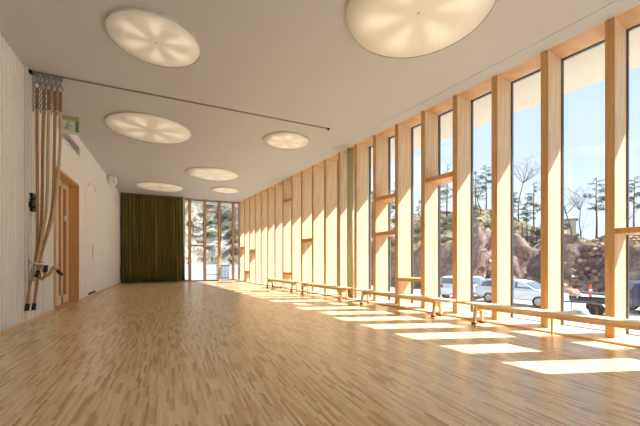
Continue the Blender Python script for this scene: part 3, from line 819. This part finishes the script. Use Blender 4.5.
# cars
def car(paint, lab, loc, rz, L=4.4):
    t = thing('car', lab, 'car', loc, rz)
    hw = .86
    prof = [(-2.15,.35),(-2.2,.75),(-2.12,1.0),(-1.95,1.38),(-1.6,1.46),(.1,1.46),(.55,1.36),(1.2,.98),(1.95,.82),(2.18,.66),(2.2,.35)]
    m = MB(); sec = []
    n = len(prof)
    for y, sh_ in ((-hw, .0), (-hw*.97, 1), (hw*.97, 1), (hw, 0)): pass
    def ring(y, inset):
        return [Vector((x, y*(1-inset*(.16 if z > .95 else 0)*min(1, (z-.95)/.4 if z > .95 else 0)), z)) for x, z in prof]
    a = ring(-hw, 1); b = ring(hw, 1); m.v = a+b
    m.f.append(list(range(n))[::-1]); m.f.append([n+i for i in range(n)])
    for i in range(n): m.f.append([i, (i+1) % n, n+(i+1) % n, n+i])
    m.build('body', paint, t, bevel=.06)
    for sy in (-1, 1):
        g = MB()
        for poly in ([(-1.85,1.02),(-1.72,1.34),(-.95,1.38),(-.95,1.02)], [(-.88,1.02),(-.88,1.38),(.05,1.37),(.05,1.02)], [(.12,1.02),(.12,1.37),(.5,1.28),(1.02,1.02)]):
            def pt(x, z, e): return Vector((x, sy*(hw*(1-.16*max(0, min(1, (z-.95)/.4)))+e), z))
            g.prism(poly, lambda x, z: pt(x, z, -.02), lambda x, z: pt(x, z, .012))
        g.build('side_window', car_glass, t)
    g = MB().prism([(.62,1.33),(1.17,1.0),(1.19,1.03),(.64,1.36)], lambda x, z: (x, -.66, z), lambda x, z: (x, .66, z)); g.build('windscreen', car_glass, t)
    g = MB().prism([(-2.1,1.04),(-1.97,1.35),(-2.0,1.36),(-2.13,1.05)], lambda x, z: (x, -.62, z), lambda x, z: (x, .62, z)); g.build('rear_window', car_glass, t)
    Mw = Matrix.Rotation(math.pi/2, 3, 'X')
    for wx in (-1.35, 1.35):
        for sy in (-1, 1):
            w = MB().lathe([(.2,-.11),(.31,-.11),(.33,-.08),(.33,.08),(.31,.11),(.2,.11)], 28, (wx, sy*(hw-.1), .33), Mw).build('wheel', tyre, t)
            MB().lathe([(.05,-.125),(.2,-.115),(.2,.115),(.05,.125)], 20, (wx, sy*(hw-.1), .33), Mw).build('hub', hub_m, w)
    for sy in (-.62, .62):
        MB().box(-2.24, -2.14, sy-.13, sy+.13, .78, .95).build('tail_light', red_rub, t)
        MB().box(2.1, 2.2, sy-.15, sy+.15, .66, .76).build('headlight', white_pl, t)
    return t
L = at_(519, 17.6); car(car_silver, 'silver hatchback parked outside the third window from the right', L, math.radians(-80)).scale = (.93, .93, .93)
L = at_(468, 20.4); car(car_silver, 'silver car partly seen outside the fourth window from the right', L, math.radians(14))
L = at_(678, 14.6); car(car_blue, 'dark blue car partly seen low in the rightmost window', L, math.radians(-40))

# flat trailer with tools, orange post, fence, cabin
L = at_(595, 14.4)
t = thing('flat_trailer', 'small dark flatbed trailer standing beside the grey boulder', 'trailer', L, math.radians(-60))
MB().box(-.9, .9, -.5, .5, .5, .58).box(-.9, .9, -.52, -.48, .58, .72).box(-.9, .9, .48, .52, .58, .72).build('bed', trailer_m, t)
MB().tube([(-.9, 0, .5), (-1.6, 0, .42)], .03, 8).tube([(-.85,-.3,.5), (-.85,-.3,0)], .02, 6).tube([(.85,-.3,.5), (.85,-.3,.0)], .02, 6).build('drawbar', trailer_m, t)
for sy in (-1, 1): MB().lathe([(.1,-.07),(.27,-.07),(.28,0),(.27,.07),(.1,.07)], 24, (0, sy*.6, .28), Matrix.Rotation(math.pi/2, 3, 'X')).build('wheel', tyre, t)
MB().tube([(-.7,-.4,.62),(-.5,.3,.95),(.6,.35,.9)], .03, 6).tube([(.2,-.4,.6),(.7,.3,1.0)], .03, 6).build('bent_pipe', hub_m, t)
L = at_(590.5, 19)
t = thing('marker_post', 'orange marker post standing on the gravel below the cliff', 'post', L)
MB().lathe([(.2, 0), (.2, .04), (.07, .1), (.06, .9), (.04, 1.0)], 16).build('post', orange, t)
MB().lathe([(.072, .62), (.072, .74)], 16).build('band', white_pl, t)
t = thing('wire_fence', 'dark wire fence along the cliff top above the silver car', 'fence', at_(532, 33))
o = at_(532, 33)
pts = [at_(522+i*5, 33)-o for i in range(6)]
for p in pts: MB().tube([p-Vector((0,0,.3)), p+Vector((0,0,1.7))], .05, 6).build('post', fence_m, t)
f = MB()
for hh in (.3, .6, .9, 1.2, 1.6): f.tube([p+Vector((0,0,hh)) for p in pts], .018, 4)
f.build('wire', fence_m, t)
L = at_(566, 40)
t = thing('site_cabin', 'pale flat-roofed cabin on the cliff top seen through the second window from the right', 'cabin', L, math.radians(-64))
MB().box(-1, 1, -.8, .8, -.5, 1.5).build('wall', cabin_m, t); MB().box(-1.2, 1.2, -1, 1, 1.5, 1.64).build('roof', stone, t); MB().box(-.4, .4, -.82, -.8, .5, 1.1).build('window', car_glass, t)
# low slatted fence outside the back windows
t = thing('slatted_fence', 'low grey slatted fence outside the right-hand back window', 'fence', (2.65, 19.0, -.08))
f = MB()
for k in range(9): f.box(-.35+k*.08, -.31+k*.08, -.01, .01, 0, .85)
f.build('slat', fence_m, t); MB().box(-.37, .39, -.02, .02, .8, .86).box(-.37, .39, -.02, .02, .08, .13).build('rail', fence_m, t)

# ---------------------------------------------------------------- sun, sky, camera
el = math.radians(44.4); az = math.radians(-19.4)
d_sun = Vector((math.cos(el)*math.cos(az), math.cos(el)*math.sin(az), math.sin(el)))
sl = bpy.data.lights.new('sun', 'SUN'); sl.energy = 6.6; sl.angle = math.radians(.53); sl.color = (1, .99, .98)
so = bpy.data.objects.new('sun', sl); C.objects.link(so); so.rotation_euler = d_sun.to_track_quat('Z', 'Y').to_euler(); so.location = (30, -12, 30)

w = bpy.data.worlds.new('sky'); bpy.context.scene.world = w; w.use_nodes = True; nt = w.node_tree; N = nt.nodes; Lk = nt.links
bg = N['Background']; tc = N.new('ShaderNodeTexCoord'); sx = N.new('ShaderNodeSeparateXYZ'); Lk.new(tc.outputs['Generated'], sx.inputs[0])
r = N.new('ShaderNodeValToRGB'); e = r.color_ramp.elements
e[0].position = 0; e[0].color = (.84, .91, 1.0, 1); e[1].position = .9; e[1].color = (.32, .5, .86, 1)
k = e.new(.25); k.color = (.66, .79, 1.0, 1)
Lk.new(sx.outputs['Z'], r.inputs['Fac'])
mp = N.new('ShaderNodeMapping'); mp.inputs['Scale'].default_value = (1, 1, 2.6); Lk.new(tc.outputs['Generated'], mp.inputs[0])
n = N.new('ShaderNodeTexNoise'); n.inputs['Scale'].default_value = 3.2; n.inputs['Detail'].default_value = 8; n.inputs['Roughness'].default_value = .55; Lk.new(mp.outputs[0], n.inputs['Vector'])
cr = N.new('ShaderNodeValToRGB'); cr.color_ramp.elements[0].position = .52; cr.color_ramp.elements[1].position = .72; Lk.new(n.outputs['Fac'], cr.inputs['Fac'])
mx = N.new('ShaderNodeMix'); mx.data_type = 'RGBA'; Lk.new(cr.outputs[0], mx.inputs['Factor']); Lk.new(r.outputs[0], mx.inputs['A']); mx.inputs['B'].default_value = (1, 1, 1, 1)
Lk.new(mx.outputs['Result'], bg.inputs['Color']); bg.inputs['Strength'].default_value = .56

cam = bpy.data.cameras.new('camera'); cam.lens = 18; cam.sensor_width = 36; cam.shift_y = (260.9-213)/640; cam.clip_end = 300
co = bpy.data.objects.new('camera', cam); C.objects.link(co); co.location = (0, 0, 1); co.rotation_euler = (math.pi/2, 0, -math.radians(24.82))
sc = bpy.context.scene; sc.camera = co
sc.view_settings.view_transform = 'Standard'; sc.view_settings.look = 'None'; sc.view_settings.gamma = 1; sc.view_settings.use_curve_mapping = False
sc.view_settings.exposure = 1.27
